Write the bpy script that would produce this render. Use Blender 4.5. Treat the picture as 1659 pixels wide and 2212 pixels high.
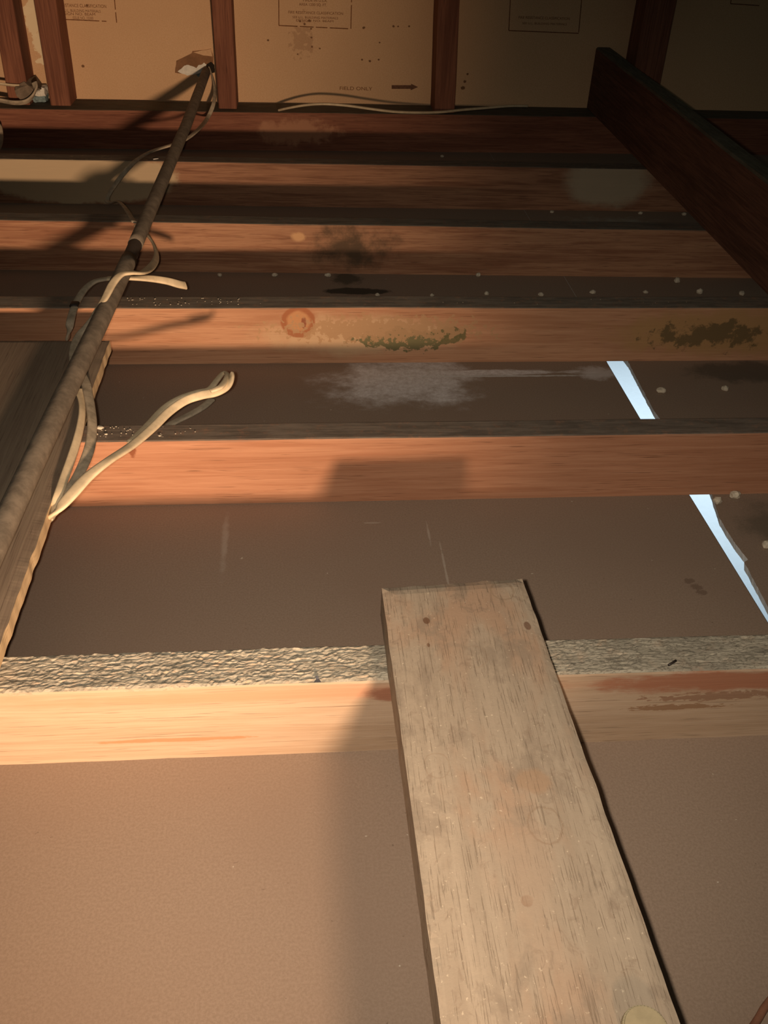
import bpy, bmesh, math, random
from mathutils import Vector, Matrix, noise
random.seed(7)
for o in list(bpy.data.objects): bpy.data.objects.remove(o)
S = bpy.context.scene
COL = S.collection

# ------------------------------------------------------------ camera
F, PITCH, ROLL, YAW, CZ = 1993.259, 0.63869, 0.04557, 0.10805, 0.73054
CAM = Vector((0, 0, CZ))
_cy, _sy = math.cos(YAW), math.sin(YAW)
FW = Vector((_sy*math.cos(PITCH), _cy*math.cos(PITCH), -math.sin(PITCH)))
_r = Vector((_cy, -_sy, 0)); _u = _r.cross(FW)
RT = _r*math.cos(ROLL) + _u*math.sin(ROLL); UP = RT.cross(FW)
cd = bpy.data.cameras.new('camera'); cam = bpy.data.objects.new('camera', cd); COL.objects.link(cam)
cd.sensor_fit = 'VERTICAL'; cd.sensor_height = 36; cd.sensor_width = 27; cd.lens = 36*F/2212
cd.clip_start = 0.01
cam.matrix_world = Matrix(((RT.x, UP.x, -FW.x, 0), (RT.y, UP.y, -FW.y, 0), (RT.z, UP.z, -FW.z, CZ), (0, 0, 0, 1)))
S.camera = cam

# ------------------------------------------------------------ light and exposure
S.view_settings.view_transform = 'Standard'; S.view_settings.look = 'None'
S.view_settings.gamma = 1; S.view_settings.use_curve_mapping = False
S.view_settings.exposure = 0.9
W = bpy.data.worlds.new('world'); S.world = W; W.use_nodes = True
W.node_tree.nodes['Background'].inputs[0].default_value = (0.75, 0.9, 0.8, 1)
W.node_tree.nodes['Background'].inputs[1].default_value = 0.014

def lamp(name, kind, loc, energy, color, size, target=None, **kw):
    d = bpy.data.lights.new(name, kind); o = bpy.data.objects.new(name, d); COL.objects.link(o)
    o.location = loc; d.energy = energy; d.color = color
    if kind == 'AREA': d.size = size
    else: d.shadow_soft_size = size
    if target is not None:
        o.rotation_euler = (Vector(target)-Vector(loc)).to_track_quat('-Z', 'Y').to_euler()
    for k, v in kw.items(): setattr(d, k, v)
    return o
KEY = (0.21, -0.75, 0.435)
lamp('work_lamp', 'SPOT', KEY, 126, (1.0, 0.67, 0.43), 0.042, (-1.08, 2.25, 0.36), spot_size=math.radians(61), spot_blend=1.0)
lamp('phone_flash', 'SPOT', (-0.022, 0.012, 0.725), 15.5, (1.0, 0.86, 0.70), 0.008, (0.14, 0.80, 0.0), spot_size=math.radians(84), spot_blend=1.0)
lamp('room_daylight', 'AREA', (2.3, 4.8, -0.5), 30, (0.70, 0.88, 1.0), 1.6, (2.3, 4.8, -2.3))

# ------------------------------------------------------------ helpers
JH = 0.09967
WY = 2.777
def at(x, y, z):
    r = FW + RT*((x-829.5)/F) - UP*((y-1106)/F)
    return CAM + r*((z-CZ)/r.z)
def aty(x, y, Y):
    r = FW + RT*((x-829.5)/F) - UP*((y-1106)/F)
    return CAM + r*(Y/r.y)

def tag(o, label=None, cat=None, group=None, kind=None):
    if label: o['label'] = label
    if cat: o['category'] = cat
    if group: o['group'] = group
    if kind: o['kind'] = kind
    return o
def link(name, bm, mats, parent=None, smooth=False, origin=None):
    bmesh.ops.recalc_face_normals(bm, faces=bm.faces)
    if origin is not None:
        bmesh.ops.translate(bm, verts=bm.verts, vec=-Vector(origin))
    me = bpy.data.meshes.new(name); bm.to_mesh(me); bm.free()
    if not isinstance(mats, (list, tuple)): mats = [mats]
    for m in mats: me.materials.append(m)
    if smooth:
        for p in me.polygons: p.use_smooth = True
    o = bpy.data.objects.new(name, me); COL.objects.link(o)
    if origin is not None: o.location = origin
    if parent: 
        o.parent = parent
        if origin is not None: o.location = Vector(origin) - parent.location
        else: o.location = -parent.location
    return o
def empty(name, loc):
    o = bpy.data.objects.new(name, None); COL.objects.link(o); o.location = loc; o.empty_display_size = .05
    return o

# ------------------------------------------------------------ materials
class MB:
    def __init__(s, name, rough=0.85):
        s.m = bpy.data.materials.new(name); s.m.use_nodes = True
        s.t = s.m.node_tree; s.N = s.t.nodes; s.L = s.t.links
        s.b = s.N['Principled BSDF']; s.b.inputs['Roughness'].default_value = rough
        s.b.inputs['Specular IOR Level'].default_value = 0.25
        g = s.N.new('ShaderNodeNewGeometry'); s.P = g.outputs['Position']; s.Nrm = g.outputs['Normal']
    def mapping(s, scale, rot=(0, 0, 0), loc=(0, 0, 0)):
        n = s.N.new('ShaderNodeMapping'); n.inputs['Scale'].default_value = scale
        n.inputs['Rotation'].default_value = rot; n.inputs['Location'].default_value = loc
        s.L.new(s.P, n.inputs[0]); return n.outputs[0]
    def noise(s, scale=(1, 1, 1), sc=5, det=4, rough=.6, dist=0, loc=(0, 0, 0)):
        n = s.N.new('ShaderNodeTexNoise'); n.inputs['Scale'].default_value = sc; n.inputs['Detail'].default_value = det
        n.inputs['Roughness'].default_value = rough; n.inputs['Distortion'].default_value = dist
        s.L.new(s.mapping(scale, loc=loc), n.inputs['Vector']); return n.outputs['Fac']
    def math(s, op, a, b=0.0, c=None, clamp=False):
        n = s.N.new('ShaderNodeMath'); n.operation = op; n.use_clamp = clamp
        for i, v in enumerate((a, b, c)):
            if v is None: continue
            if isinstance(v, (int, float)): n.inputs[i].default_value = v
            else: s.L.new(v, n.inputs[i])
        return n.outputs[0]
    def rng(s, f, a, b, lo=0., hi=1.):
        n = s.N.new('ShaderNodeMapRange'); n.interpolation_type = 'SMOOTHSTEP'
        n.inputs['From Min'].default_value = a; n.inputs['From Max'].default_value = b
        n.inputs['To Min'].default_value = lo; n.inputs['To Max'].default_value = hi
        s.L.new(f, n.inputs['Value']); return n.outputs[0]
    def mix(s, f, a, b, mode='MIX'):
        n = s.N.new('ShaderNodeMix'); n.data_type = 'RGBA'; n.blend_type = mode
        if isinstance(f, (int, float)): n.inputs[0].default_value = f
        else: s.L.new(f, n.inputs[0])
        for i, v in ((6, a), (7, b)):
            if isinstance(v, tuple): n.inputs[i].default_value = v if len(v) == 4 else v+(1,)
            else: s.L.new(v, n.inputs[i])
        return n.outputs[2]
    def blot(s, c, r, amp=.6, nsc=(1, 1, 1), sc=40, edge=.25, seed=0., det=5):
        """mask of a stain centred at c (world) with radii r"""
        m = s.N.new('ShaderNodeVectorMath'); m.operation = 'SUBTRACT'; s.L.new(s.P, m.inputs[0]); m.inputs[1].default_value = c
        d = s.N.new('ShaderNodeVectorMath'); d.operation = 'DIVIDE'; s.L.new(m.outputs[0], d.inputs[0]); d.inputs[1].default_value = r
        l = s.N.new('ShaderNodeVectorMath'); l.operation = 'LENGTH'; s.L.new(d.outputs[0], l.inputs[0])
        nz = s.noise(nsc, sc, det, .65, loc=(seed, seed*.7, seed*1.3))
        v = s.math('ADD', l.outputs['Value'], s.math('MULTIPLY', s.math('SUBTRACT', nz, .5), amp*2))
        return s.rng(v, 1.0, 1.0-edge)
    def out(s, col, bump=None, bstr=.3, bdist=.001):
        if isinstance(col, tuple): s.b.inputs['Base Color'].default_value = col if len(col) == 4 else col+(1,)
        else: s.L.new(col, s.b.inputs['Base Color'])
        if bump is not None:
            n = s.N.new('ShaderNodeBump'); n.inputs['Strength'].default_value = bstr; n.inputs['Distance'].default_value = bdist
            s.L.new(bump, n.inputs['Height']); s.L.new(n.outputs[0], s.b.inputs['Normal'])
        return s.m

def wood(name, light, dark, axis='x', seed=0., contrast=1., spots=(), fine=1., dust=None, rough=.8, patches=(), crev=False):
    k = MB(name, rough)
    def sc(a, b): return {'x': (a, b, b), 'y': (b, a, b), 'z': (b, b, a)}[axis]
    g1 = k.noise(sc(1.2, 34*fine), 4, 5, .6, 1.2, (seed, seed*2, seed*.5))
    g2 = k.noise(sc(3, 160*fine), 3, 3, .7, 0, (seed, 3, 5))
    g3 = k.noise(sc(.9, 7), 3, 3, .5, .5, (seed*3, 1, 2))
    f = k.math('ADD', k.math('MULTIPLY', g1, .55), k.math('ADD', k.math('MULTIPLY', g2, .2), k.math('MULTIPLY', g3, .35)))
    c = k.mix(k.rng(f, .55-.12/contrast, .55+.12/contrast), dark, light)
    streak = k.rng(k.noise(sc(6, 260*fine), 3, 2, .5, .3, (seed+9, 1, 4)), .60, .74)
    c = k.mix(k.math('MULTIPLY', streak, .7), c, tuple(v*.45 for v in dark))
    for (p, r, col, kw) in patches: c = k.mix(k.math('MULTIPLY', k.blot(p, r, **kw), .9), c, col)
    if dust:
        sep = k.N.new('ShaderNodeSeparateXYZ'); k.L.new(k.Nrm, sep.inputs[0])
        dn = k.noise((1, 1, 1), 60, 6, .7, 0, (seed, 0, 0))
        m = k.math('MULTIPLY', k.rng(sep.outputs[2], .35, .8), k.rng(dn, .25, .5, .55, .97))
        dc = k.mix(k.rng(k.noise(sc(2, 14), 8, 5, .7, 0, (seed, 7, 0)), .35, .65), tuple(v*.6 for v in dust), dust)
        if crev:
            cv = k.rng(k.noise(sc(60, 150), 3, 5, .7, .8, (seed, 9, 3)), .50, .60)
            dc = k.mix(k.math('MULTIPLY', cv, .75), dc, tuple(v*.28 for v in dust))
        c = k.mix(m, c, dc)
    h = k.math('ADD', k.math('MULTIPLY', g2, .6), k.math('MULTIPLY', g1, .6))
    return k.out(c, h, .35, .0012)

def plain(name, col, rough=.8, var=.25, sc=30, bump=.2):
    k = MB(name, rough)
    n = k.noise((1, 1, 1), sc, 5, .65)
    return k.out(k.mix(k.rng(n, .3, .7), tuple(v*(1-var) for v in col), tuple(min(1, v*(1+var*.5)) for v in col)), n, bump, .001)

DUST = (.27, .235, .185)
PALE = (.62, .44, .26)
RED_L, RED_D = (.50, .215, .095), (.25, .085, .035)
m_j1 = wood('blond_fir', (.47, .34, .235), (.39, .265, .17), seed=1.3, contrast=.8, dust=(.42, .375, .29), crev=True, patches=(
    ((.45, .588, .082), (.23, .1, .018), (.33, .13, .07), dict(amp=.6, nsc=(1, 1, 3), sc=22, edge=.4, seed=2)),
    ((-.02, .588, .085), (.34, .1, .013), (.47, .25, .15), dict(amp=.5, nsc=(1, 1, 4), sc=14, edge=.7, seed=4)),
    ((.36, .588, .048), (.05, .1, .004), (.27, .15, .08), dict(amp=1.6, nsc=(1, 1, 4), sc=60, edge=.1, seed=5)),
    ((-.12, .588, .027), (.09, .1, .003), (.44, .20, .10), dict(amp=.8, nsc=(1, 1, 4), sc=40, edge=.3, seed=6)),
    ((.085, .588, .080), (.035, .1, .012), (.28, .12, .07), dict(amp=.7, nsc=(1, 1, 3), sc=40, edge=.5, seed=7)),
    ((.40, .588, .062), (.07, .1, .006), (.27, .15, .09), dict(amp=2.0, nsc=(1, 1, 3), sc=70, edge=.2, seed=17)),
    ))
m_j2 = wood('red_fir', (.47, .235, .135), (.355, .155, .082), seed=4.1, contrast=.7, dust=(.20, .16, .125), patches=(
    ((-.215, 1.002, .085), (.006, .1, .012), (.22, .07, .03), dict(amp=.5, sc=120, edge=.4, seed=8)),
    ))
m_j3 = wood('knotty_fir', (.54, .29, .165), (.40, .19, .10), seed=7.7, contrast=.8, dust=(.22, .185, .145), patches=(
    ((.10, 1.402, .05), (.20, .1, .045), (.54, .36, .21), dict(amp=.55, sc=16, edge=.6, seed=2)),
    ((.72, 1.402, .055), (.22, .1, .055), (.42, .24, .10), dict(amp=.6, sc=18, edge=.5, seed=12)),
    ((-.003, 1.402, .074), (.030, .1, .029), (.34, .12, .05), dict(amp=.12, sc=60, edge=.12, seed=1)),
    ((-.003, 1.402, .076), (.022, .1, .021), (.52, .26, .12), dict(amp=.2, sc=60, edge=.3, seed=3)),
    ((.006, 1.402, .074), (.005, .1, .012), (.25, .08, .04), dict(amp=.4, sc=90, edge=.3, seed=5)),
    ((.175, 1.402, .043), (.085, .1, .019), (.13, .125, .055), dict(amp=1.5, sc=40, edge=.15, seed=9, nsc=(1, 1, 1.6))),
    ((.250, 1.402, .050), (.030, .1, .016), (.14, .12, .05), dict(amp=.8, sc=60, edge=.1, seed=19)),
    ((.13, 1.402, .062), (.16, .1, .022), (.42, .25, .13), dict(amp=2.0, sc=110, edge=.2, seed=29)),
    ((.70, 1.402, .048), (.10, .1, .026), (.15, .10, .045), dict(amp=2.0, sc=38, edge=.4, seed=14)),
    ))
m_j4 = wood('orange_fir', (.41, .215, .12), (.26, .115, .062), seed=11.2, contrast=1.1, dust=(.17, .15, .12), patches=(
    ((.10, 1.79, .055), (.115, .1, .062), (.075, .05, .03), dict(amp=1.0, sc=24, edge=.9, seed=4)),
    ((.0, 1.79, .075), (.02, .1, .012), (.62, .36, .18), dict(amp=.5, sc=40, edge=.5, seed=24)),
    ))
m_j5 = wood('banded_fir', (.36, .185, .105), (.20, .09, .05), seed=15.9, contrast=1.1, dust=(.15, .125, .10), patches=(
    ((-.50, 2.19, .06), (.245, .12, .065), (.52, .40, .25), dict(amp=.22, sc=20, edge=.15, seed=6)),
    ((.74, 2.19, .07), (.13, .12, .07), (.40, .33, .23), dict(amp=.35, sc=14, edge=.4, seed=7)),  # lobe of lamp light painted into the face as a pale patch
    ))
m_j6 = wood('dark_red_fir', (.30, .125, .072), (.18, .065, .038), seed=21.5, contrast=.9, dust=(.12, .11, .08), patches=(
    ((.0, 2.64, .05), (.13, .12, .04), (.42, .21, .12), dict(amp=.9, sc=30, edge=.5, seed=6)),))
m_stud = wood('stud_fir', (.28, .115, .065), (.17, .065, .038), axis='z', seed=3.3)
m_beam = wood('beam_fir', (.17, .08, .05), (.09, .04, .025), axis='y', seed=8.3, dust=(.14, .13, .09))
m_plank = wood('grey_plank', (.26, .20, .14), (.17, .12, .085), axis='y', seed=5.5, contrast=.6)
m_plank_edge = wood('plank_edge', (.66, .50, .30), (.52, .36, .20), axis='y', seed=6.5, contrast=.7)

def board_mat():
    k = MB('worn_oak', .75)
    import math as M
    rot = .018
    g1 = k.noise((30, 1.2, 30), 3, 5, .6, .8, (3, 1, 2))
    big = k.noise((6, 3, 6), 2.2, 4, .6, .4, (8, 2, 1))
    c = k.mix(k.rng(g1, .2, .8), (.305, .24, .175), (.38, .305, .225))
    c = k.mix(k.rng(big, .48, .66, 0, .8), c, (.36, .235, .155))
    c = k.mix(k.rng(k.noise((1.6, 1, 1), 17, 5, .65, .3, (1, 5, 1)), .50, .64, 0, .65), c, (.245, .19, .14))
    c = k.mix(k.rng(k.noise((1.3, 1, 1), 62, 6, .7, .8, (4, 5, 1)), .55, .66, 0, .5), c, (.24, .175, .125))
    pores = k.rng(k.noise((900, 26, 60), 1.3, 3, .55, .3, (2, 2, 2)), .60, .68)
    c = k.mix(k.math('MULTIPLY', pores, .6), c, (.21, .15, .10))
    c = k.mix(k.rng(k.noise((1, 1, 1), 240, 3, .7, 0, (0, 3, 0)), .64, .72, 0, .5), c, (.66, .55, .40))
    for (p, r, col, kw) in (
        ((.112, .623, .138), (.0035, .005, .02), (.13, .06, .03), dict(amp=.15, sc=90)),
        ((.110, .591, .138), (.0015, .003, .02), (.17, .09, .05), dict(amp=.15, sc=90)),
        ((.2055, .612, .138), (.0035, .006, .02), (.15, .08, .05), dict(amp=.2, sc=90)),
        ((.149, .341, .138), (.005, .005, .02), (.22, .12, .07), dict(amp=.4, sc=90)),
        ((.174, .44, .138), (.016, .014, .02), (.33, .22, .14), dict(amp=.4, sc=50, edge=.4)),
        ((.155, .36, .138), (.028, .06, .02), (.35, .26, .185), dict(amp=.6, sc=20, edge=.8)),
        ):
        c = k.mix(k.math('MULTIPLY', k.blot(p, r, **kw), .8), c, col)
    # ring shaped knot and water marks
    for (p, ro, ri, col) in (((.191, .662, .138), .0125, .0105, (.22, .15, .09)), ((.175, .400, .138), .0145, .0132, (.20, .12, .07)),
                             ((.150, .575, .138), .012, .0112, (.29, .2, .13)), ((.101, .458, .138), .011, .0102, (.25, .16, .10))):
        a = k.blot(p, (ro, ro*1.2, .03), amp=.2, sc=110, edge=.12); b = k.blot(p, (ri, ri*1.2, .03), amp=.2, sc=110, edge=.12)
        c = k.mix(k.math('MULTIPLY', k.math('SUBTRACT', a, b, clamp=True), .38), c, col)
    h = k.math('SUBTRACT', k.math('ADD', k.math('MULTIPLY', g1, .5), k.math('MULTIPLY', k.noise((1, 1, 1), 40, 5, .7), .5)), k.math('MULTIPLY', pores, .6))
    return k.out(c, h, .55, .0012)
m_board = board_mat()

def floor_mat():
    k = MB('drywall_back_paper', .8)
    a = k.noise((1, 1, 1), 420, 3, .7); b = k.noise((1, 1, 1), 3.5, 4, .55); d = k.noise((1, 1, 1), 130, 3, .6, 0, (2, 2, 2))
    c = k.mix(k.rng(a, .3, .7), (.255, .183, .132), (.31, .227, .168))
    c = k.mix(k.rng(b, .4, .7, 0, .5), c, (.265, .18, .13))
    c = k.mix(k.rng(d, .70, .76, 0, .6), c, (.11, .07, .05))
    c = k.mix(k.rng(k.noise((1, 1, 1), 95, 2, .6, 0, (5, 1, 0)), .745, .78, 0, .8), c, (.55, .48, .38))
    # gypsum dust smear in the third bay
    haze = (.80, .76, .75)
    ms = k.math('MAXIMUM', k.blot((.158, 1.335, 0), (.165, .11, .1), amp=.75, sc=14, edge=.9, seed=1, nsc=(1, 1.5, 1)),
                k.blot((.30, 1.365, 0), (.22, .014, .1), amp=.8, sc=30, edge=.8, seed=3, nsc=(.6, 2, 1)))
    ms = k.rng(ms, 0, .8)
    fine = k.rng(k.noise((1, 1, 1), 120, 4, .8, 0, (1, 1, 0)), .3, .7, .55, 1)
    c = k.mix(k.math('MULTIPLY', k.math('MULTIPLY', ms, fine), .88), c, haze)
    c = k.mix(k.math('MULTIPLY', k.blot((.33, 1.352, 0), (.19, .004, .1), amp=.9, sc=60, edge=.5, seed=5), .8), c, (.6, .58, .55))
    c = k.mix(k.math('MULTIPLY', k.blot((.50, 1.36, 0), (.045, .030, .1), amp=.7, sc=40, edge=.6, seed=5), .5), c, haze)
    c = k.mix(k.math('MULTIPLY', k.blot((-.10, 1.09, 0), (.06, .035, .1), amp=.7, sc=30, edge=.9, seed=8), .4), c, haze)
    c = k.mix(k.math('MULTIPLY', k.blot((-.10, .92, 0), (.006, .08, .1), amp=.9, sc=40, edge=.8, seed=8), .35), c, (.5, .45, .38))
    # pale scratches and chalk marks
    for (x, y, rx, ry) in ((.160, .93, .0022, .03), (.172, .86, .0018, .07), (.09, .955, .014, .002)):
        c = k.mix(k.math('MULTIPLY', k.blot((x, y, 0), (rx, ry, .1), amp=.8, sc=70, edge=.6, seed=x), .4), c, (.55, .48, .40))
    # stamped mark beside the board
    SM = at(1505, 1268, 0)
    for (x, y) in ((SM.x-.006, SM.y+.012), (SM.x, SM.y), (SM.x+.003, SM.y-.010)):
        c = k.mix(k.math('MULTIPLY', k.blot((x, y, 0), (.008, .006, .1), amp=.9, sc=160, edge=.3, seed=x*9), .45), c, (.10, .055, .035))
    # tarry black smear, dark patches and a painted light patch in the bays
    c = k.mix(k.math('MULTIPLY', k.blot((.115, 1.70, 0), (.075, .018, .1), amp=.6, sc=26, edge=.3, seed=4), .9), c, (.04, .035, .025))
    c = k.mix(k.math('MULTIPLY', k.blot((.095, 1.76, 0), (.035, .04, .1), amp=.7, sc=40, edge=.5, seed=14), .7), c, (.05, .045, .03))
    c = k.mix(k.math('MULTIPLY', k.blot((.74, 2.02, 0), (.20, .14, .1), amp=.6, sc=22, edge=.7, seed=4), .7), c, (.42, .43, .37))  # pool of lamp light painted pale on the drywall, with bluish dust
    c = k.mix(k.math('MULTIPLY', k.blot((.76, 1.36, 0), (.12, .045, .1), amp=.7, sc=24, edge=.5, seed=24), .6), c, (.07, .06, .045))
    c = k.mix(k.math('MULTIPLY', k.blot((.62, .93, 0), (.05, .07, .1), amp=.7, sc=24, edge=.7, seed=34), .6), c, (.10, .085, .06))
    return k.out(c, a, .04, .0003)
m_floor = floor_mat()
m_gyp = plain('gypsum_core', (.90, .89, .87), .9, .05, 90, .4)
m_paper_edge = plain('paper_fold', (.36, .29, .23), .8, .2, 60, .2)

def wall_mat():
    k = MB('drywall_face_paper', .85)
    a = k.noise((1, 1, 1), 300, 3, .7); b = k.noise((1, 1, 1), 3, 4, .55)
    c = k.mix(k.rng(a, .3, .7), (.64, .405, .225), (.72, .475, .275))
    c = k.mix(k.rng(b, .4, .7, 0, .5), c, (.61, .385, .215))
    pale = (.85, .72, .48)
    for (x, z, rx, rz) in ((-.682, .295, .022, .045), (-.672, .235, .025, .035), (-.70, .31, .02, .012), (-.676, .19, .02, .008)):
        c = k.mix(k.math('MULTIPLY', k.blot((x, WY, z), (rx, .1, rz), amp=.8, sc=70, edge=.12, seed=x*5), .9), c, pale)
    for (x, y, r) in ((668, 45, 2.6), (672, 62, 2.0), (658, 52, 2.4), (648, 46, 2), (786, 60, 2.8), (850, 57, 2.4), (860, 57, 1.8), (884, 57, 2), (782, 129, 2.2), (799, 132, 2.6), (818, 129, 2.0),
                      (579, 87, 2.2), (674, 101, 2.2), (673, 81, 2), (691, 105, 1.8), (643, 117, 1.6), (179, 143, 3), (188, 12, 2.4), (820, 92, 1.6), (1000, 190, 4), (1004, 176, 3), (1010, 160, 2.4)):
        p = aty(x, y, WY); r *= .00135
        c = k.mix(.85 if 0 else k.math('MULTIPLY', k.blot((p.x, WY, p.z), (r*1.2, .1, r), amp=.6, sc=220, edge=.3, seed=x*.1), .85), c, (.13, .055, .02))
    c = k.mix(k.math('MULTIPLY', k.blot((.02, WY, .26), (.03, .1, .05), amp=2.2, sc=70, edge=.4, seed=3), .35), c, (.3, .15, .08))
    return k.out(c, a, .2, .0006)
m_wall = wall_mat()
m_ink = plain('faded_ink', (.22, .095, .04), .9, .4, 120, 0)
m_ink2 = plain('dark_ink', (.17, .085, .05), .9, .3, 120, 0)
m_torn = plain('torn_paper', (.27, .14, .07), .9, .25, 30, .3)
m_torn_dark = plain('brown_kraft_paper', (.22, .165, .115), .8, .3, 40, .3)
m_hole_shade = plain('painted_hole_shade', (.02, .015, .01), .9, .1)
m_cable = plain('cream_cable_sheath', (.72, .58, .38), .55, .16, 60, .15)
m_cable_grey = plain('dusty_cable_sheath', (.47, .385, .275), .7, .3, 70, .2)
m_cable_brown = plain('brown_cord', (.22, .10, .06), .5, .3, 40, .2)
m_pipe = plain('dusty_steel_pipe', (.215, .175, .13), .7, .32, 55, .35)
m_collar = plain('dark_collar', (.065, .05, .04), .6, .2)
m_tape = plain('black_tape', (.03, .022, .018), .5, .2)
m_crumb = plain('plaster_crumb', (.60, .52, .40), .9, .3, 200, .5)
m_white = plain('white_gypsum', (.80, .76, .66), .9, .12, 120, .6)
m_blue = plain('blue_grey_gypsum', (.22, .30, .31), .9, .35, 160, .6)
m_room = plain('white_room', (.86, .88, .9), .9, .03)
m_tan = plain('pale_tan_wood', (.36, .30, .185), .6, .15, 50, .2)
m_metal = plain('bright_staple', (.7, .66, .6), .35, .1)

# ------------------------------------------------------------ lumber
def lumber(name, y0a, y0b, w, z0, z1, xa, xb, mat, label, cat='joist', group=None, seg=60, rough_top=0., kind=None, r=.003):
    """board running along X; front face from y0a (x=0) with slope y0b"""
    bm = bmesh.new(); rings = []
    ntop = 2 if not rough_top else 32
    if rough_top: seg = int((xb-xa)/.0030)
    for i in range(seg+1):
        x = xa + (xb-xa)*i/seg; yf = y0a + y0b*x
        wob = noise.noise(Vector((x*3, y0a*9, 0)))*.0016
        sec = [(0, z0), (0, z1-r), (r*.3, z1-r*.3)]
        for k in range(ntop):
            t = k/(ntop-1); sec.append((r + (w-2*r)*t, z1))
        sec += [(w-r*.3, z1-r*.3), (w, z1-r), (w, z0)]
        ring = []
        for j, (dy, z) in enumerate(sec):
            e = noise.noise(Vector((x*18, j*3.1, y0a*7)))*.0007
            zz = z + (wob if z > z0+.01 else 0); 
            if rough_top and z > z1-.0005:
                q = Vector((x*95, dy*230, 2.)); 
                fade = .55+.45*noise.noise(Vector((x*6, 4, 1)))
                f2 = 1.0 if x < .12 else .55
                h = (1-abs(noise.noise(q + Vector((noise.noise(q*.5)*1.6, 0, 0))))*2.4)*.6 + noise.noise(q*2.6)*.5
                zz += h*rough_top*(.5+fade)*f2
                yy = yf+dy + noise.noise(q*.8)*.0012
            else: yy = yf+dy+e
            ring.append(bm.verts.new((x, yy, zz)))
        rings.append(ring)
    for a, b in zip(rings, rings[1:]):
        for k in range(len(a)):
            k2 = (k+1) % len(a)
            bm.faces.new((a[k], a[k2], b[k2], b[k]))
    bm.faces.new(rings[0]); bm.faces.new(rings[-1][::-1])
    o = link(name, bm, mat, smooth=False, origin=(0, y0a, z0))
    if kind: tag(o, kind=kind)
    else: tag(o, label, cat, group)
    return o
def prism(bm, pts, z0, z1):
    lo = [bm.verts.new((p[0], p[1], z0)) for p in pts]; hi = [bm.verts.new((p[0], p[1], z1)) for p in pts]
    bm.faces.new(lo[::-1]); bm.faces.new(hi)
    for i in range(len(pts)):
        j = (i+1) % len(pts); bm.faces.new((lo[i], lo[j], hi[j], hi[i]))

# ------------------------------------------------------------ drywall underfoot (back of the ceiling below)
def jag(y, a=.0008): return noise.noise(Vector((y*60, 1, 2)))*a + noise.noise(Vector((y*190, 5, 2)))*a*.7
T = .0127
bm = bmesh.new()
lefte = [(.5435, 2.777), (.5435, 1.45), (.5335, 1.44), (.5315, 1.405), (.5320, 1.216), (.5385, 1.005), (.5420, .755), (.5440, .45), (.5440, -1.25)]
top = [(-1.3, -1.25), (-1.3, 2.777)] + [(x-(.0045 if y < 1.445 else .0006), y) for x, y in lefte]
mid = [(-1.3, -1.25), (-1.3, 2.777)] + lefte
vt = [bm.verts.new((x, y, 0)) for x, y in top]; vm = [bm.verts.new((x, y, -.005)) for x, y in mid]; vb = [bm.verts.new((x, y, -T)) for x, y in mid]
f = bm.faces.new(vt); bm.faces.new(vb[::-1])
for i in range(len(vt)):
    j = (i+1) % len(vt)
    f1 = bm.faces.new((vt[i], vt[j], vm[j], vm[i])); f2 = bm.faces.new((vm[i], vm[j], vb[j], vb[i])); f2.material_index = 1
    if i >= 2 and vt[i].co.y < 1.445 and vt[j].co.y < 1.445: f1.material_index = 1
    if i >= 2 and vt[i].co.y > 1.445: f2.material_index = 0
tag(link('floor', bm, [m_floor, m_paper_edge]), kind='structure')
bm = bmesh.new()
re = []
y = 2.777
while y > -1.25:
    if y > 1.44: x = .5435
    else:
        ks = [(1.44, .562), (1.403, .5650), (1.30, .5600), (1.23, .5570), (1.20, .5600), (1.03, .5700), (1.004, .5660), (.95, .5560), (.90, .5560), (.862, .5600), (.858, .5530), (.80, .5500), (.755, .5480), (.5, .5455), (-1.3, .5455)]
        for (ya, xa), (yb, xb) in zip(ks, ks[1:]):
            if yb <= y <= ya: x = xa+(xb-xa)*(ya-y)/(ya-yb); break
        x += jag(y)
    re.append((x, y)); y -= .0025 if 0.3 < y < 1.5 else .05
re.append((.5455, -1.25))
pts = re + [(2.2, -1.25), (2.2, 2.777)]
prism(bm, pts, -T, 0)
for v in bm.verts:
    if v.co.x < .6 and .6 < v.co.y < 1.44: v.co.x += .0010 if v.co.z > -.001 else .0045
bm.faces.ensure_lookup_table()
for fc in bm.faces:
    fc.normal_update()
    c = fc.calc_center_median()
    if abs(fc.normal.z) < .5 and c.x < .6: fc.material_index = 1
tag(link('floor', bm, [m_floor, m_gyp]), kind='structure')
# the white room seen through the gap between the sheets
bm = bmesh.new()
prism(bm, [(-2, -2), (6, -2), (6, 12), (-2, 12)], -2.45, -2.40)
tag(link('trim_room_floor_below', bm, m_room), kind='structure')

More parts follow.
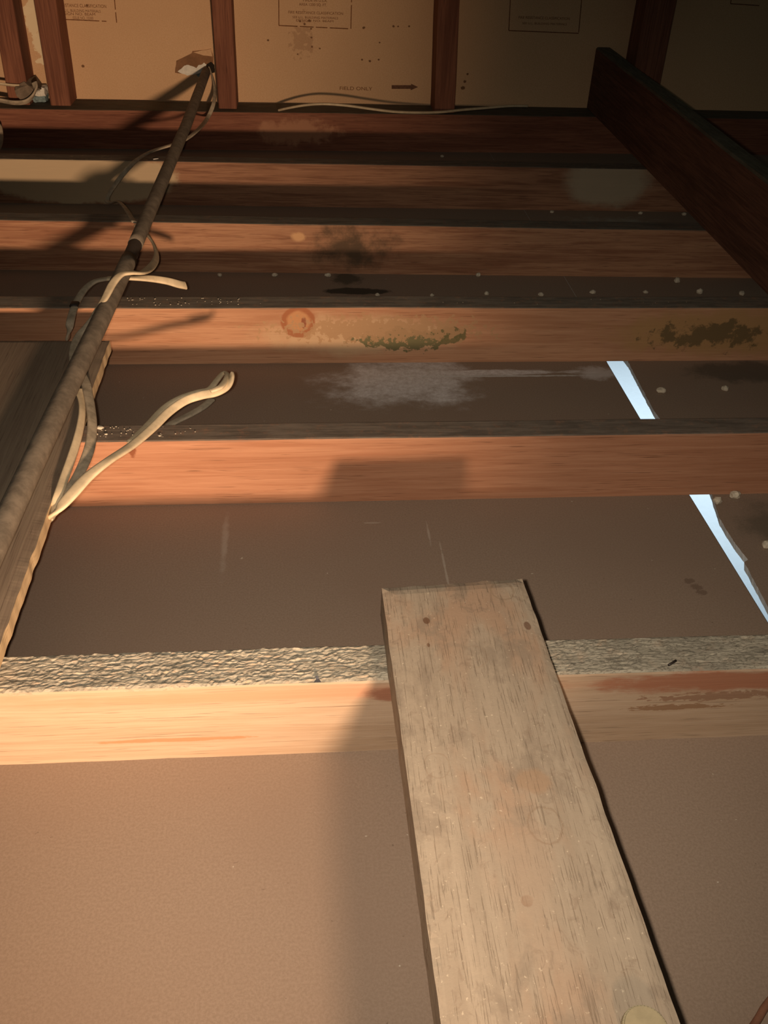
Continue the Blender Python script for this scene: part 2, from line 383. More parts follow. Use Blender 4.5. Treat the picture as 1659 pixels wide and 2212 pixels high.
# ------------------------------------------------------------ back wall
bm = bmesh.new()
prism(bm, [(-1.3, WY), (1.6, WY), (1.6, WY+.0127), (-1.3, WY+.0127)], -.01, 1.62)
wall = tag(link('wall_back', bm, m_wall), kind='structure')
def wallpoly(name, px, mat, th=.0015, base=0.):
    bm = bmesh.new(); P = [aty(x, y, WY) for x, y in px]
    a = [bm.verts.new((p.x, WY-base, p.z)) for p in P]; b = [bm.verts.new((p.x, WY-base-th, p.z)) for p in P]
    bm.faces.new(a); bm.faces.new(b[::-1])
    for i in range(len(P)):
        j = (i+1) % len(P); bm.faces.new((a[i], a[j], b[j], b[i]))
    return link(name, bm, mat, wall)
def dens(px, n=6, amp=1.6, seed=0):
    out = []
    for i, (a, b) in enumerate(zip(px, px[1:]+px[:1])):
        for k in range(n):
            t = k/n; s = 0 if k == 0 else amp
            out.append((a[0]+(b[0]-a[0])*t + noise.noise(Vector((i*7.1+k*1.7, seed, 0)))*s, a[1]+(b[1]-a[1])*t + noise.noise(Vector((i*3.3+k*2.1, seed, 9)))*s))
    return out
o = wallpoly('torn_paper', dens([(378, 157), (381, 131), (414, 115), (416, 110), (456, 107), (461, 122), (461, 150), (400, 160)], 3, .8), m_torn, .0012); o['label'] = 'brown torn face paper around pipe hole'
o = wallpoly('exposed_gypsum', dens([(384, 154), (399, 141), (408, 140), (420, 144), (424, 147), (428, 141), (436, 139), (441, 135), (448, 140), (446, 150), (430, 158), (405, 163)], 4, 1.6, 3), m_white, .003); o['label'] = 'broken white gypsum at pipe hole'
o = wallpoly('exposed_gypsum', [(424, 161), (446, 151), (444, 160), (437, 173)], m_blue, .0032); o['label'] = 'blue grey gypsum below pipe hole'
wallpoly('painted_pipe_hole', dens([(440, 148), (447, 138), (456, 133), (463, 140), (464, 156), (452, 160)], 3, .8), m_hole_shade, .0035)  # flat black plate on the wall; its colour paints the hole's inner shade
o = wallpoly('paper_flap', dens([(418, 112), (456, 105), (459, 121), (440, 119)], 2, .5), m_wall, .004, .0012); o['label'] = 'lifted corner of torn face paper'
# printed frames and lettering on the paper
def stroke(bm, a, b, wpx=2.0):
    A, B = aty(*a, WY), aty(*b, WY); d = (B-A).normalized(); n = Vector((-d.z, 0, d.x))*wpx*.0006
    n_ = max(2, int((B-A).length/.006)); 
    for i in range(n_):
        if noise.noise(Vector((a[0]*.3+i*.9, a[1]*.1, 3))) < -.38: continue
        p, q = A+(B-A)*(i/n_), A+(B-A)*((i+1)/n_)
        vs = []
        for y in (WY, WY-.0003):
            vs += [bm.verts.new((v.x, y, v.z)) for v in (p+n, q+n, q-n, p-n)]
        bm.faces.new(vs[4:]); bm.faces.new((vs[0], vs[1], vs[5], vs[4])); bm.faces.new((vs[2], vs[3], vs[7], vs[6]))
def stamp(lines):
    bm = bmesh.new()
    for l in lines: stroke(bm, *l)
    return link('printed_frame', bm, m_ink, wall)
stamp([((245, -25), (252, 49)), ((142, 42), (230, 46))])
stamp([((602, -30), (602.5, 55)), ((602.5, 55), (752, 62)), ((760, -30), (758, 62))])
stamp([((1104, -30), (1099, 66)), ((1099, 66), (1250, 72)), ((1259, -30), (1250, 70))])
stamp([((1584, -30), (1578, 8)), ((1578, 8), (1640, 12))])
dg = bpy.context.evaluated_depsgraph_get()
def text(s, x, y, wpx, mat=m_ink, hpx=7):
    c = bpy.data.curves.new('t', 'FONT'); c.body = s; c.size = 1; c.extrude = .0
    o = bpy.data.objects.new('t', c); COL.objects.link(o)
    bpy.context.view_layer.update()
    me = bpy.data.meshes.new_from_object(o.evaluated_get(bpy.context.evaluated_depsgraph_get()))
    bpy.data.objects.remove(o)
    xs = [v.co.x for v in me.vertices]; ys = [v.co.y for v in me.vertices]
    a, b = aty(x, y, WY), aty(x+wpx, y+wpx*.035, WY); 
    sx = (b-a).length/(max(xs)-min(xs)); sz = hpx*.00132/.72; tilt = 0
    for v in me.vertices:
        u, w_ = (v.co.x-min(xs))*sx, v.co.y*sz
        v.co = (a.x+u, WY-.0006, a.z-w_*0 + w_)
    me.materials.append(mat); o = bpy.data.objects.new('printed_lettering', me); COL.objects.link(o); o.parent = wall
text('FIRE RESISTANCE CLASSIFICATION', 112, 14, 118, hpx=6)
text('SEE U.L. BUILDING MATERIALS', 128, 25, 90, hpx=5); text('DESIGN NO. BEAM', 128, 32, 78, hpx=5); text('ISSUE NO. 10300', 158, 41, 44, hpx=5)
text('MADE IN U.S.A.', 655, 3, 52, hpx=5); text('AREA 1200 SQ. FT.', 646, 12, 60, hpx=5)
text('FIRE RESISTANCE CLASSIFICATION', 623, 29, 118, hpx=5); text('SEE U.L. BUILDING MATERIALS', 632, 39, 98, hpx=4); text('DESIGN NO. BEAM', 640, 46, 80, hpx=4)
text('FIRE RESISTANCE CLASSIFICATION', 1120, 40, 110, hpx=5); text('SEE U.L. BUILDING MATERIALS', 1128, 52, 96, hpx=4)
text('FIELD ONLY', 734, 194, 70, m_ink, hpx=7)
wallpoly('printed_arrow', [(846, 184), (888, 184), (888, 181), (903, 188), (887, 195), (887, 192), (846, 192)], m_ink2, .0003)

# ------------------------------------------------------------ joists
lumber('ceiling_joist', .5862, -.003, .0475, 0, JH-.0012, -1.2, 1.3, m_j1, 'nearest ceiling joist, blond fir with a rough grey sawn top, board lying across it', group='ceiling joists', rough_top=.0021)
lumber('ceiling_joist', 1.0035, .002, .0415, 0, JH, -1.2, 1.3, m_j2, 'clean red-orange ceiling joist, second from the camera, showing the board end shadow', group='ceiling joists')
lumber('ceiling_joist', 1.4015, .003, .0475, 0, JH, -1.2, 1.3, m_j3, 'orange ceiling joist with a big round knot and green-black mould stains', group='ceiling joists')
lumber('ceiling_joist', 1.790, -.020, .0450, 0, JH, -1.2, 1.3, m_j4, 'orange-brown ceiling joist with a black smoky stain at its middle', group='ceiling joists')
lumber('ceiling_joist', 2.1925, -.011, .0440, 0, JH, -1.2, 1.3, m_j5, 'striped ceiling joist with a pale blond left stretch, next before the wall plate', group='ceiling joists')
lumber('wall_plate', 2.660, .020, .105, 0, JH, -1.25, 1.5, m_j6, 'dark red-brown timber plate along the back wall carrying the studs', cat='timber plate')
lumber('ceiling_joist', -.26, .0, .040, 0, JH, -1.2, 1.3, m_j2, None, kind='structure').name = 'trim_joist_behind_camera'

# ------------------------------------------------------------ studs and beam
def post(name, x0, x1, x0t, x1t, ya, yb, z0, z1, mat, label, cat, group=None, tilt=0):
    bm = bmesh.new(); n = 40; rings = []; r = .0035; kt = (1.6-JH)/(.74-JH); x0t = x0+(x0t-x0)*kt; x1t = x1+(x1t-x1)*kt
    for i in range(n+1):
        t = i/n; z = z0+(z1-z0)*t; a = x0+(x0t-x0)*t; b = x1+(x1t-x1)*t
        sec = [(a, yb), (a, ya+r), (a+r*.3, ya+r*.3), (a+r, ya), (b-r, ya), (b-r*.3, ya+r*.3), (b, ya+r), (b, yb)]
        rings.append([bm.verts.new((x+noise.noise(Vector((z*14, j*3., x0)))*.0009, y, z)) for j, (x, y) in enumerate(sec)])
    for a, b in zip(rings, rings[1:]):
        for k in range(len(a)):
            k2 = (k+1) % len(a); bm.faces.new((a[k], a[k2], b[k2], b[k]))
    bm.faces.new(rings[0]); bm.faces.new(rings[-1][::-1])
    return tag(link(name, bm, mat, origin=((x0+x1)/2, (ya+yb)/2, z0)), label, cat, group)
G = 'studs of the back wall'
zt = 1.6
post('wall_stud', -.760, -.706, -.752, -.700, 2.687, WY-.001, JH, zt, m_stud, 'red-brown wall stud at the left edge, cable passing its foot', 'stud', G)
post('wall_stud', -.653, -.600, -.650, -.592, 2.687, WY-.001, JH, zt, m_stud, 'red-brown wall stud just right of the torn kraft paper', 'stud', G)
post('wall_stud', -.209, -.160, -.212, -.157, 2.687, WY-.001, JH, zt, m_stud, 'red-brown wall stud beside the hole where the pipe enters', 'stud', G)
post('wall_stud', .381, .438, .360, .418, 2.690, WY-.001, JH, zt, m_stud, 'dim wall stud right of the printed arrow, cable lying before it', 'stud', G)
post('wall_stud', .926, 1.008, .926, 1.010, 2.690, WY-.001, JH, zt, m_stud, 'dark wide wall stud in the shadowed right corner', 'stud', G)
# beam along Y on the joist tops, right
bm = bmesh.new(); rings = []
for i in range(50):
    y = .6+(WY-.001-.6)*i/49; X0 = .812+(y-1.45)*.018; h = .158; w = .042; r = .004
    zb = JH+.001
    sec = [(0, zb), (0, zb+h-r), (r, zb+h), (w-r, zb+h), (w, zb+h-r), (w, zb)]
    rings.append([bm.verts.new((X0+x+noise.noise(Vector((y*5, j, 3)))*.001, y, z+(noise.noise(Vector((y*3, 1, 1)))*.002 if z > zb+.01 else 0))) for j, (x, z) in enumerate(sec)])
for a, b in zip(rings, rings[1:]):
    for k in range(len(a)):
        k2 = (k+1) % len(a); bm.faces.new((a[k], a[k2], b[k2], b[k]))
bm.faces.new(rings[0]); bm.faces.new(rings[-1][::-1])
tag(link('cross_beam', bm, m_beam, origin=(.83, 1.7, JH)), 'dark timber beam on edge crossing the joist tops at the right', 'beam')

# ------------------------------------------------------------ foreground board
def plankmesh(corners, z0, z1, nx, ny, edge_amp, ragged=0, seed=0, thick_edge_mat=0):
    (ax, ay), (bx, by), (cx, cy), (dx, dy) = corners   # far-left, far-right, near-right, near-left
    bm = bmesh.new(); top = []; bot = []
    for j in range(ny+1):
        t = j/ny; L = Vector((ax+(dx-ax)*t, ay+(dy-ay)*t)); R_ = Vector((bx+(cx-bx)*t, by+(cy-by)*t)); rt = []; rb = []
        for i in range(nx+1):
            s = i/nx; p = L+(R_-L)*s; z = z1
            ed = min(i, nx-i, j, ny-j)
            if ed == 0:
                z -= .0022 + .0008*noise.noise(Vector((p.x*60, p.y*60, seed)))
            elif ed == 1: z -= .0006
            q = Vector((p.x*130, p.y*130, seed)); off = Vector((0, 0))
            if i in (0, nx): off.x = noise.noise(Vector((seed, p.y*38, i)))*edge_amp + (noise.noise(Vector((seed, p.y*60, 3)))*ragged if i == nx else 0)
            if j in (0, ny): off.y = noise.noise(q*.8)*edge_amp*1.2
            z += noise.noise(Vector((p.x*20, p.y*12, seed)))*.0004
            rt.append(bm.verts.new((p.x+off.x, p.y+off.y, z)))
            rb.append(bm.verts.new((p.x+off.x*1.0, p.y+off.y, z0)) if ed == 0 else None)
        top.append(rt); bot.append(rb)
    for j in range(ny):
        for i in range(nx):
            bm.faces.new((top[j][i], top[j][i+1], top[j+1][i+1], top[j+1][i]))
    loop = [(0, i) for i in range(nx)] + [(j, nx) for j in range(ny)] + [(ny, i) for i in range(nx, 0, -1)] + [(j, 0) for j in range(ny, 0, -1)]
    for a, b in zip(loop, loop[1:]+loop[:1]):
        f = bm.faces.new((top[a[0]][a[1]], top[b[0]][b[1]], bot[b[0]][b[1]], bot[a[0]][a[1]])); f.material_index = thick_edge_mat
    bm.faces.new([bot[a[0]][a[1]] for a in loop])
    return bm
bm = plankmesh([(.074, .672), (.215, .681), (.246, -.290), (.085, -.290)], JH+.0010, .138, 24, 150, .0009, seed=2)
tag(link('loose_board', bm, m_board, smooth=False, origin=(.16, .2, JH)), 'worn pale tan wooden board lying across the nearest joist in the foreground', 'board')
# round pale piece resting on it at the frame's bottom edge
bm = bmesh.new()
c = at(1392, 2228, .139)
bmesh.ops.create_cone(bm, cap_ends=True, segments=40, radius1=.0150, radius2=.0140, depth=.006)
bmesh.ops.bevel(bm, geom=[e for e in bm.edges], offset=.0012, segments=2, affect='EDGES')
bmesh.ops.translate(bm, verts=bm.verts, vec=(c.x, c.y, .1412))
tag(link('wood_disc', bm, m_tan, smooth=False, origin=(c.x, c.y, .138)), 'round pale tan disc on the foreground board at the bottom edge', 'disc')

# ------------------------------------------------------------ grey plank under the pipe
bm = plankmesh([(-.56, 1.25), (-.276, 1.249), (-.281, .25), (-.56, .25)], JH+.0008, JH+.0195, 20, 220, 0.0016, ragged=.0008, seed=5, thick_edge_mat=1)
tag(link('grey_plank', bm, [m_plank, m_plank_edge], origin=(-.42, .8, JH)), 'dusty grey plank under the pipe at left with a ragged cream edge', 'plank')

# ------------------------------------------------------------ pipe
def tube(path, rad, n=20):
    bm = bmesh.new(); rings = []
    for i, p in enumerate(path):
        t = (path[min(i+1, len(path)-1)]-path[max(i-1, 0)]).normalized()
        a = t.cross(Vector((0, 0, 1))).normalized(); b = a.cross(t)
        r = rad[i] if isinstance(rad, list) else rad
        rings.append([bm.verts.new(p + (a*math.cos(k*2*math.pi/n)+b*math.sin(k*2*math.pi/n))*r*(1+.03*noise.noise(Vector((k*.9, i*.12, 1))))) for k in range(n)])
    for A, B in zip(rings, rings[1:]):
        for k in range(n):
            bm.faces.new((A[k], A[(k+1) % n], B[(k+1) % n], B[k]))
    bm.faces.new(rings[0][::-1]); bm.faces.new(rings[-1])
    return bm
def lerp(a, b, t): return a+(b-a)*t
PP = [Vector((-.322, .20, .145)), Vector((-.3025, .798, .147)), Vector((-.2935, 1.026, .149)), Vector((-.2830, 1.231, .152)), Vector((-.2725, 1.463, .156)), Vector((-.2640, 1.745, .161)), Vector((-.2500, 2.241, .168)), Vector((-.2420, 2.774, .1765))]
def ppt(y):
    for a, b in zip(PP, PP[1:]):
        if a.y <= y <= b.y: return lerp(a, b, (y-a.y)/(b.y-a.y))
    return PP[-1]
def seg(y0, y1, step=.02): 
    n = max(2, int((y1-y0)/step)); return [ppt(y0+(y1-y0)*i/n) for i in range(n+1)]
pipe = tag(empty('steel_pipe', ppt(1.0)), 'long dusty grey-brown pipe running from lower left up to the wall hole', 'pipe')
link('pipe_length', tube(seg(.21, 1.462), .0128), m_pipe, pipe, True)
link('coupling', tube(seg(1.45, 1.535, .01), .0112), m_collar, pipe, True)['label'] = 'dark narrow collar between the two pipe lengths'
link('pipe_length', tube(seg(1.522, 2.773), .0122), m_pipe, pipe, True)

# ------------------------------------------------------------ flat cables
def catmull(P, n=10):
    out = []
    for i in range(len(P)-1):
        p0 = P[max(i-1, 0)]; p1 = P[i]; p2 = P[i+1]; p3 = P[min(i+2, len(P)-1)]
        for k in range(n):
            t = k/n
            out.append([.5*((2*b)+(-a+c)*t+(2*a-5*b+4*c-d)*t*t+(-a+3*b-3*c+d)*t**3) for a, b, c, d in zip(p0, p1, p2, p3)])
    out.append(list(P[-1])); return out
def ribbon(pts, w=.0125, h=.0048, n=10):
    """pts: (Vector, twist degrees, width factor)"""
    P = [(p[0].x, p[0].y, p[0].z, p[1] if len(p) > 1 else 0, p[2] if len(p) > 2 else 1) for p in pts]
    C = catmull(P, n); bm = bmesh.new(); rings = []; K = 14; prev = None
    for i, c in enumerate(C):
        p = Vector(c[:3]); a = Vector(C[min(i+1, len(C)-1)][:3]); b = Vector(C[max(i-1, 0)][:3]); t = (a-b).normalized()
        s = t.cross(Vector((0, 0, 1)))
        if s.length < .25: s = prev if prev else Vector((1, 0, 0))
        s = (s - t*s.dot(t)).normalized()
        if prev and s.dot(prev) < 0: s = -s
        if prev: s = (s*.5+prev*.5); s = (s - t*s.dot(t)).normalized()
        prev = s; u = s.cross(t)
        th = math.radians(c[3]); s2 = s*math.cos(th)+u*math.sin(th); u2 = u*math.cos(th)-s*math.sin(th)
        ring = []
        for k in range(K):
            ph = 2*math.pi*k/K; cx = math.copysign(abs(math.cos(ph))**.55, math.cos(ph)); sx = math.copysign(abs(math.sin(ph))**.8, math.sin(ph))
            g = 1-.28*math.exp(-(cx/.25)**2)
            ring.append(bm.verts.new(p + s2*cx*w/2*c[4] + u2*sx*h/2*g))
        rings.append(ring)
    for A, B in zip(rings, rings[1:]):
        for k in range(K):
            bm.faces.new((A[k], A[(k+1) % K], B[(k+1) % K], B[k]))
    bm.faces.new(rings[0][::-1]); bm.faces.new(rings[-1])
    return bm
A_ = lambda L: [(at(x, y, z), *r) for x, y, z, *r in L]
# long cable from the wall hole, looped over the pipe
chain = [(aty(452, 146, 2.772), 60), (aty(460, 170, 2.74), 60), (aty(464, 195, 2.70), 50), (aty(461, 225, 2.635), 40), (aty(447, 257, 2.585), 20)] + A_([
    (425, 283, .125), (398, 303, .122), (368, 314, .118), (330, 326, .114), (300, 342, .112), (278, 362, .105, 30), (255, 390, .085, 20), (240, 412, .070), (231, 432, .055), (240, 438, .055), (256, 436, .070, 20), (272, 452, .090, 20), (290, 480, .112, 20)])
c1 = tag(empty('flat_cable', chain[10][0]), 'dusty cable dropping from the wall hole and snaking left of the pipe', 'cable', 'loose flat cables')
link('cable_sheath', ribbon(chain, .0105, .0045), m_cable_grey, c1, True)
bm = ribbon(A_([(296, 488, .112, 20), (308, 497, .116), (322, 512, .122, 50), (334, 532, .124, 65), (338, 555, .130, 60), (328, 575, .150, 40), (308, 589, .172, 5), (285, 589, .180), (262, 593, .181), (244, 612, .176, 0), (228, 642, .167, -15), (212, 668, .158, -20), (198, 692, .150, -20)]), .0125, .005)
c2 = tag(empty('flat_cable', at(285, 589, .18)), 'cream cable looping over the pipe just below its dark collar', 'cable', 'loose flat cables')
link('cable_sheath', bm, m_cable, c2, True)
bm = ribbon(A_([(204, 682, .154, -20), (190, 702, .146), (172, 722, .138), (160, 748, .134), (158, 775, .131), (166, 798, .128), (176, 812, .126)]), .011, .0045)
o = link('dusty_length', bm, m_cable_grey, c2, True); o['label'] = 'grey dust covered stretch of the cable'
bm = ribbon(A_([(178, 812, .126), (186, 830, .127), (190, 850, .128, 20), (195, 875, .128, 30), (199, 910, .128, 35), (197, 950, .127, 30), (188, 985, .126, 20), (170, 1025, .124), (148, 1062, .120), (122, 1100, .112), (108, 1125, .094)]), .0125, .0048)
c3 = tag(empty('flat_cable', at(199, 910, .12)), 'bowed tan cable hanging beside the grey plank, right of the pipe', 'cable', 'loose flat cables')
link('cable_sheath', bm, m_cable_grey, c3, True)
bm = ribbon(A_([(170, 842, .126), (177, 868, .126, 40), (177, 900, .126, 50), (168, 945, .125, 40), (154, 990, .124, 30), (140, 1030, .123, 20), (124, 1075, .121), (108, 1120, .100)]), .0105, .0045)
c4 = tag(empty('flat_cable', at(170, 940, .12)), 'thin cream cable pressed between the pipe and the bowed tan cable', 'cable', 'loose flat cables')
link('cable_sheath', bm, m_cable, c4, True)
# cut cable sticking out right of the pipe
cut = A_([(401, 617, .118, 45, 1.15), (386, 614, .124, 45, 1.1), (360, 607, .131, 40), (325, 602, .136, 25), (290, 601, .138), (262, 600, .138), (232, 602, .136), (205, 608, .132), (184, 624, .127), (168, 648, .121), (158, 672, .116), (151, 700, .110, 20), (146, 732, .085, 20)])
c5 = tag(empty('flat_cable', cut[4][0]), 'cut cream cable poking right from under the pipe by the collar', 'cable', 'loose flat cables')
link('cable_sheath', ribbon(cut[:7], .0125, .005), m_cable, c5, True)
o = link('dusty_length', ribbon(cut[6:], .012, .0048), m_cable_grey, c5, True); o['label'] = 'grey dusty left stretch of the cable'
bm = ribbon(A_([(163, 654, .1205), (159.5, 662, .1195)]), .0135, .0062, 3); link('tape_band', bm, m_tape, c5, True)['label'] = 'black tape band'
# doubled cable reaching out to a hook
hook = [(104, 1122, .100), (124, 1102, .118, 0, 1.2), (155, 1068, .128, 0, 1.3), (190, 1030, .133, 0, 1.25), (235, 995, .137, 0, 1.0), (285, 962, .130, -10, .95), (330, 924, .125, -20, .95), (365, 890, .124, -28, .95), (400, 866, .126, -35, .95), (435, 854, .129, -35, 1), (465, 848, .132, -30), (488, 836, .134, -10), (499, 818, .137, 40), (501, 806, .140, 60, .5)]
c6 = tag(empty('flat_cable', at(285, 962, .13)), 'bright cream doubled cable reaching from the plank edge to a hooked tip', 'cable', 'loose flat cables')
link('cable_sheath', ribbon(A_(hook), .0118, .005), m_cable, c6, True)
bm = ribbon(A_([(280, 955, .124, 0, .7), (318, 919, .119, 0, .8), (352, 883, .118, 0, .8), (385, 861, .121, 0, .7), (425, 847, .124, 0, .7), (452, 841, .126, 0, .8), (468, 822, .127, 10, .8), (482, 806, .128, 20, .7), (490, 807, .132, 30, .6), (488, 820, .137, 20, .7), (476, 836, .140, 0, .8), (455, 845, .138, 0, .7)]), .011, .0045)
link('returning_strand', bm, m_cable, c6, True)
bm = ribbon(A_([(458, 862, .030), (440, 878, .026), (415, 893, .022), (393, 904, .018), (375, 913, .014), (350, 925, .012)]), .0125, .005)
c7 = tag(empty('flat_cable', at(415, 893, .02)), 'short grey cable end in the bay below the hooked cream cable', 'cable', 'loose flat cables')
link('cable_sheath', bm, m_cable_grey, c7, True)
# cable along the wall plate
bm = ribbon(A_([(603, 238, .106), (625, 233, .118), (660, 227, .132, 0), (700, 224.5, .140), (750, 228, .138), (800, 235, .130), (850, 241, .122), (900, 243, .116), (950, 242, .110), (1000, 237, .106), (1050, 233, .104), (1100, 229, .104), (1140, 229, .104)]), .0105, .006)
c8 = tag(empty('flat_cable', at(800, 238, .11)), 'cream cable lying in a low wave along the wall plate at centre', 'cable', 'loose flat cables')
link('cable_sheath', bm, m_cable, c8, True)
# cables at the left stud
bm = ribbon([(aty(-30, 214, 2.655), 40), (aty(0, 217, 2.650), 50), (aty(30, 222, 2.645), 50), (aty(55, 220, 2.648), 50), (aty(70, 208, 2.655), 40), (aty(77, 192, 2.665), 40), (aty(74, 178, 2.675), 40)], .0155, .006)
c9 = tag(empty('flat_cable', aty(30, 222, 2.645)), 'tan cable curving round the kraft paper at the left stud foot', 'cable', 'loose flat cables')
link('cable_sheath', bm, m_cable_grey, c9, True)
bm = ribbon([(aty(-30, 178, 2.675), 40), (aty(0, 181, 2.675), 40), (aty(25, 184, 2.677), 40), (aty(42, 185, 2.680), 40)], .009, .005)
c10 = tag(empty('flat_cable', aty(20, 184, 2.675)), 'thin cable crossing the left stud just above its foot', 'cable', 'loose flat cables')
link('cable_sheath', bm, m_cable, c10, True)
bm = ribbon([(aty(-25, 262, 2.58), 20), (aty(-4, 268, 2.57), 20), (aty(2, 290, 2.54), 30), (aty(0, 312, 2.52), 40), (aty(-12, 330, 2.50), 30), (aty(-40, 338, 2.48), 0)], .012, .006)
c11 = tag(empty('flat_cable', aty(0, 290, 2.54)), 'bend of pale cable showing at the left edge below the wall plate', 'cable', 'loose flat cables')
link('cable_sheath', bm, m_cable_grey, c11, True)
# brown cord in the lower right corner
bm = tube([Vector(c[:3]) for c in catmull([tuple(at(1615, 2235, .004)), tuple(at(1638, 2200, .004)), tuple(at(1655, 2172, .005)), tuple(at(1685, 2140, .006)), tuple(at(1730, 2110, .007))], 8)], .0030, 12)
tag(link('brown_cord', bm, m_cable_brown, None, True), 'thin brown cord end on the drywall in the lower right corner', 'cord')

# ------------------------------------------------------------ torn kraft paper and gypsum at the left stud
def sheet(name, pts, faces, th, mat, parent=None, label=None):
    bm = bmesh.new(); V = [bm.verts.new(p) for p in pts]
    for f in faces: bm.faces.new([V[i] for i in f])
    bmesh.ops.recalc_face_normals(bm, faces=bm.faces)
    bmesh.ops.solidify(bm, geom=list(bm.faces), thickness=th)
    o = link(name, bm, mat, parent)
    if label: o['label'] = label
    return o
kp = [aty(33, 186, 2.675), aty(52, 176, 2.684), aty(60, 167, 2.770), aty(77, 162, 2.770), aty(88, 177, 2.765), aty(97, 191, 2.760),
      aty(88, 192, 2.70), aty(76, 197, 2.68), aty(72, 210, 2.670), aty(62, 216, 2.665), aty(44, 215, 2.660), aty(36, 208, 2.660), aty(32, 196, 2.665),
      aty(42, 190, 2.668), aty(60, 184, 2.678)]
tag(sheet('kraft_paper_scrap', kp, [(0, 1, 14, 13), (1, 2, 3, 14), (3, 4, 14), (4, 5, 6, 14), (6, 7, 14), (7, 8, 9, 14), (14, 9, 10, 13), (13, 10, 11, 12), (0, 13, 12)], .0012, m_torn_dark),
    'crumpled dark brown kraft paper between the two leftmost studs', 'paper scrap')
def chunk(name, c, size, mat, label, cat, group=None, parent=None, seed=0, sub=3, flat=1.):
    bm = bmesh.new(); bmesh.ops.create_icosphere(bm, subdivisions=sub, radius=1)
    for v in bm.verts:
        n = v.co.normalized(); f = 1+.28*noise.noise(n*1.6+Vector((seed, 0, 0)))+.12*noise.noise(n*5+Vector((seed, 2, 0)))
        v.co = Vector((n.x*size[0], n.y*size[1], n.z*size[2]))*f
    lo = min(v.co.z for v in bm.verts)
    for v in bm.verts: v.co.z = max(v.co.z, -size[2]*.75)
    bmesh.ops.translate(bm, verts=bm.verts, vec=(c[0], c[1], c[2]+size[2]*.74))
    o = link(name, bm, mat, parent, origin=None if parent else c)
    if label: tag(o, label, cat, group)
    return o
b0 = aty(85, 222, 2.70)
gb = tag(empty('gypsum_chunk', (b0.x, b0.y, JH)), 'white and blue-grey broken gypsum lump beside the kraft paper', 'gypsum lump')
def block(bm, c, s, seed):
    r = bmesh.ops.create_cube(bm, size=1); 
    for v in r['verts']: v.co = Vector((v.co.x*s[0], v.co.y*s[1], v.co.z*s[2]))+Vector(c)
    g = bmesh.ops.subdivide_edges(bm, edges=list({e for v in r['verts'] for e in v.link_edges}), cuts=5, use_grid_fill=True)
    for v in bm.verts: v.co += Vector([noise.noise(v.co*120+Vector((seed+k*5, 0, 0)))*.003 for k in range(3)])
bm = bmesh.new(); p = aty(85, 199, 2.715); block(bm, (p.x, 2.735, p.z), (.026, .040, .020), 1); link('white_core', bm, m_white, gb)
bm = bmesh.new(); p2 = aty(84, 215, 2.715); block(bm, (p2.x+.001, 2.735, (JH+.001+p.z-.010)/2), (.033, .042, (p.z-.010)-JH-.001), 2); link('blue_base', bm, m_blue, gb)
q = [aty(76, 196, 2.70), aty(86, 187, 2.72), aty(97, 190, 2.74), aty(88, 193, 2.71), aty(79, 199, 2.695)]
sheet('paper_curl', q, [(0, 1, 2, 3, 4)], .001, m_white, gb)

# ------------------------------------------------------------ small bits
cr = 'plaster crumbs scattered over drywall and joists'
bits = [(1033, 594, 'pale crumb in the fourth bay under the smoky joist, left of the seam line', 5), (1051, 634, 'pale crumb by the knotty joist, straight below a twin crumb', 5), (1168, 636, 'crumb just left of the faint seam line behind the knotty joist', 5.5),
        (1280, 631, 'square crumb just right of the faint seam line behind the knotty joist', 6), (1394, 631, 'small crumb left of the upright pale bit in the right dark bay', 4.5), (1462, 607, 'upright pale bit standing highest in the right dark bay', 6),
        (1510, 631, 'crumb right of the upright pale bit in the dark bay', 6), (1601, 634, 'rightmost crumb behind the knotty joist', 6), (933, 638, 'dim crumb behind the knotty joist, right of the black smear', 4.5), (708, 595, 'dim crumb left of the black smear on the drywall', 5),
        (815, 637, 'bright fleck at the lower edge of the black smear', 4), (475, 594, 'dim crumb in the fourth bay, right of the cut cable tip', 5), (594, 594, 'dim crumb midway between cut cable and black smear', 5), (664, 405, 'pale ring-like bit behind the smoky joist, under the striped joist', 4.5),
        (1428, 843, 'tan crumb right of the far white gap', 8), (1565, 840, 'dim crumb far right of the far white gap', 6), (1587, 1070, 'tan crumb against the red joist, right of the near gap', 9), (1548, 1082, 'long gypsum flake at the head of the near gap', 9),
        (1655, 1176, 'tan lump at the right edge beyond the near gap', 10), (1192, 458, 'speck behind the smoky joist near the pale patch of painted light', 3.5), (1383, 461, 'speck below the pale patch of painted light and dust by the beam', 3.5), (1477, 463, 'speck at the foot of the dark beam', 4),
        (955, 338, 'speck in the darkest bay before the wall plate', 3)]
for i, (x, y, l, s) in enumerate(bits):
    c = at(x, y+s*.5, 0); k = s*.00052*(c-CAM).length
    chunk('plaster_crumb', c, (k*random.uniform(.9, 1.35), k*random.uniform(.8, 1.1), k*random.uniform(.7, .95)), m_crumb, l, 'crumb', cr, seed=i*3.7, sub=2)
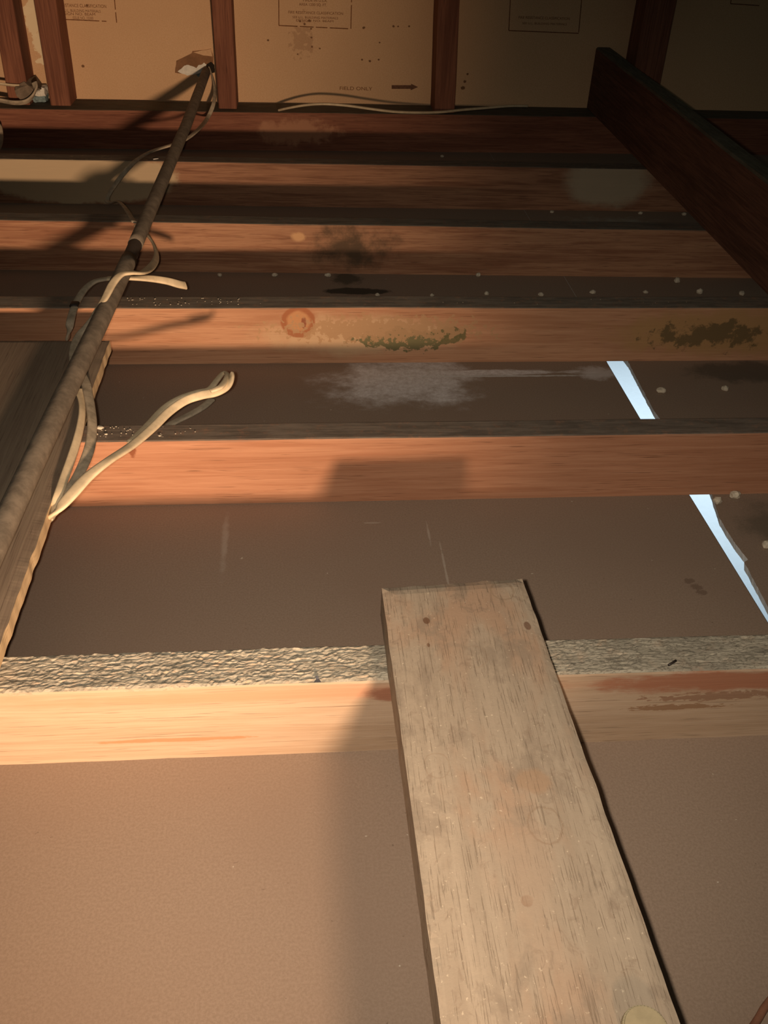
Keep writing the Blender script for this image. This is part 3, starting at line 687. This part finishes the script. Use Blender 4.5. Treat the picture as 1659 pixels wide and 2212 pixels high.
for i, (x, y, l, s) in enumerate([(216, 925, 'bright yellow-white chip on the red joist top beside the bowed cable', 6), (208, 938, 'small dark-edged crumb on the red joist, left of the pair', 3), (229, 938, 'small crumb on the red joist, right of the pair', 3), (345, 941, 'tiny crumb on the red joist near the crossing cable', 2.5)]):
    c = at(x, y+1, JH+.0003); k = s*.0005*(c-CAM).length
    chunk('wood_chip', c, (k*1.3, k, k*.6), m_crumb, l, 'chip', 'chips on the red joist top', seed=i*5.1+2, sub=2)
# fine grit: uncountable
bm = bmesh.new()
def grit(n, x0, x1, y0, y1, z, s):
    for i in range(n):
        p = at(random.uniform(x0, x1), random.uniform(y0, y1), z); r = random.uniform(.4, 1)*s
        m = bmesh.ops.create_icosphere(bm, subdivisions=1, radius=r)
        for v in m['verts']: v.co = Vector((v.co.x*random.uniform(.9, 1.2), v.co.y, v.co.z*.6)) + p + Vector((0, 0, r*.4))
grit(46, 270, 520, 644, 660, JH, .0013); grit(40, 205, 430, 922, 944, JH, .0011); grit(14, 560, 1500, 645, 660, JH, .0008)
tag(link('plaster_grit', bm, m_crumb, origin=(-.15, 1.2, JH)), 'fine pale grit sprinkled on two joist tops by the pipe', 'grit', kind='stuff')
# staple on the striped joist, metal splinter, dark scrap on the nearest joist
def bar(name, a, b, r, mat, label, cat):
    tag(link(name, tube([a, lerp(a, b, .5), b], r, 8), mat, None, True), label, cat)
bar('staple', at(331, 344, JH+.002), at(342, 342.5, JH+.002), .0011, m_metal, 'bright metal staple on the striped joist top left of the pipe', 'staple')
bar('wood_splinter', at(1444, 1437, JH+.0028), at(1460, 1427, JH+.0034), .0012, m_tape, 'dark splinter on the rough joist top right of the board', 'splinter')
bm = bmesh.new(); c = at(684, 1470, JH+.002)
V = [bm.verts.new(c+Vector(v)*.6) for v in ((-.005, -.004, 0), (.007, -.005, .001), (.004, .001, .002), (.001, .008, .003), (-.002, .0075, .002), (-.001, .001, .0015))]
bm.faces.new(V); bmesh.ops.solidify(bm, geom=list(bm.faces), thickness=.001)
tag(link('lint_scrap', bm, plain('blue_grey_lint', (.14, .14, .15), .9, .3)), 'small blue-grey lint scrap on the front edge of the nearest joist', 'scrap')
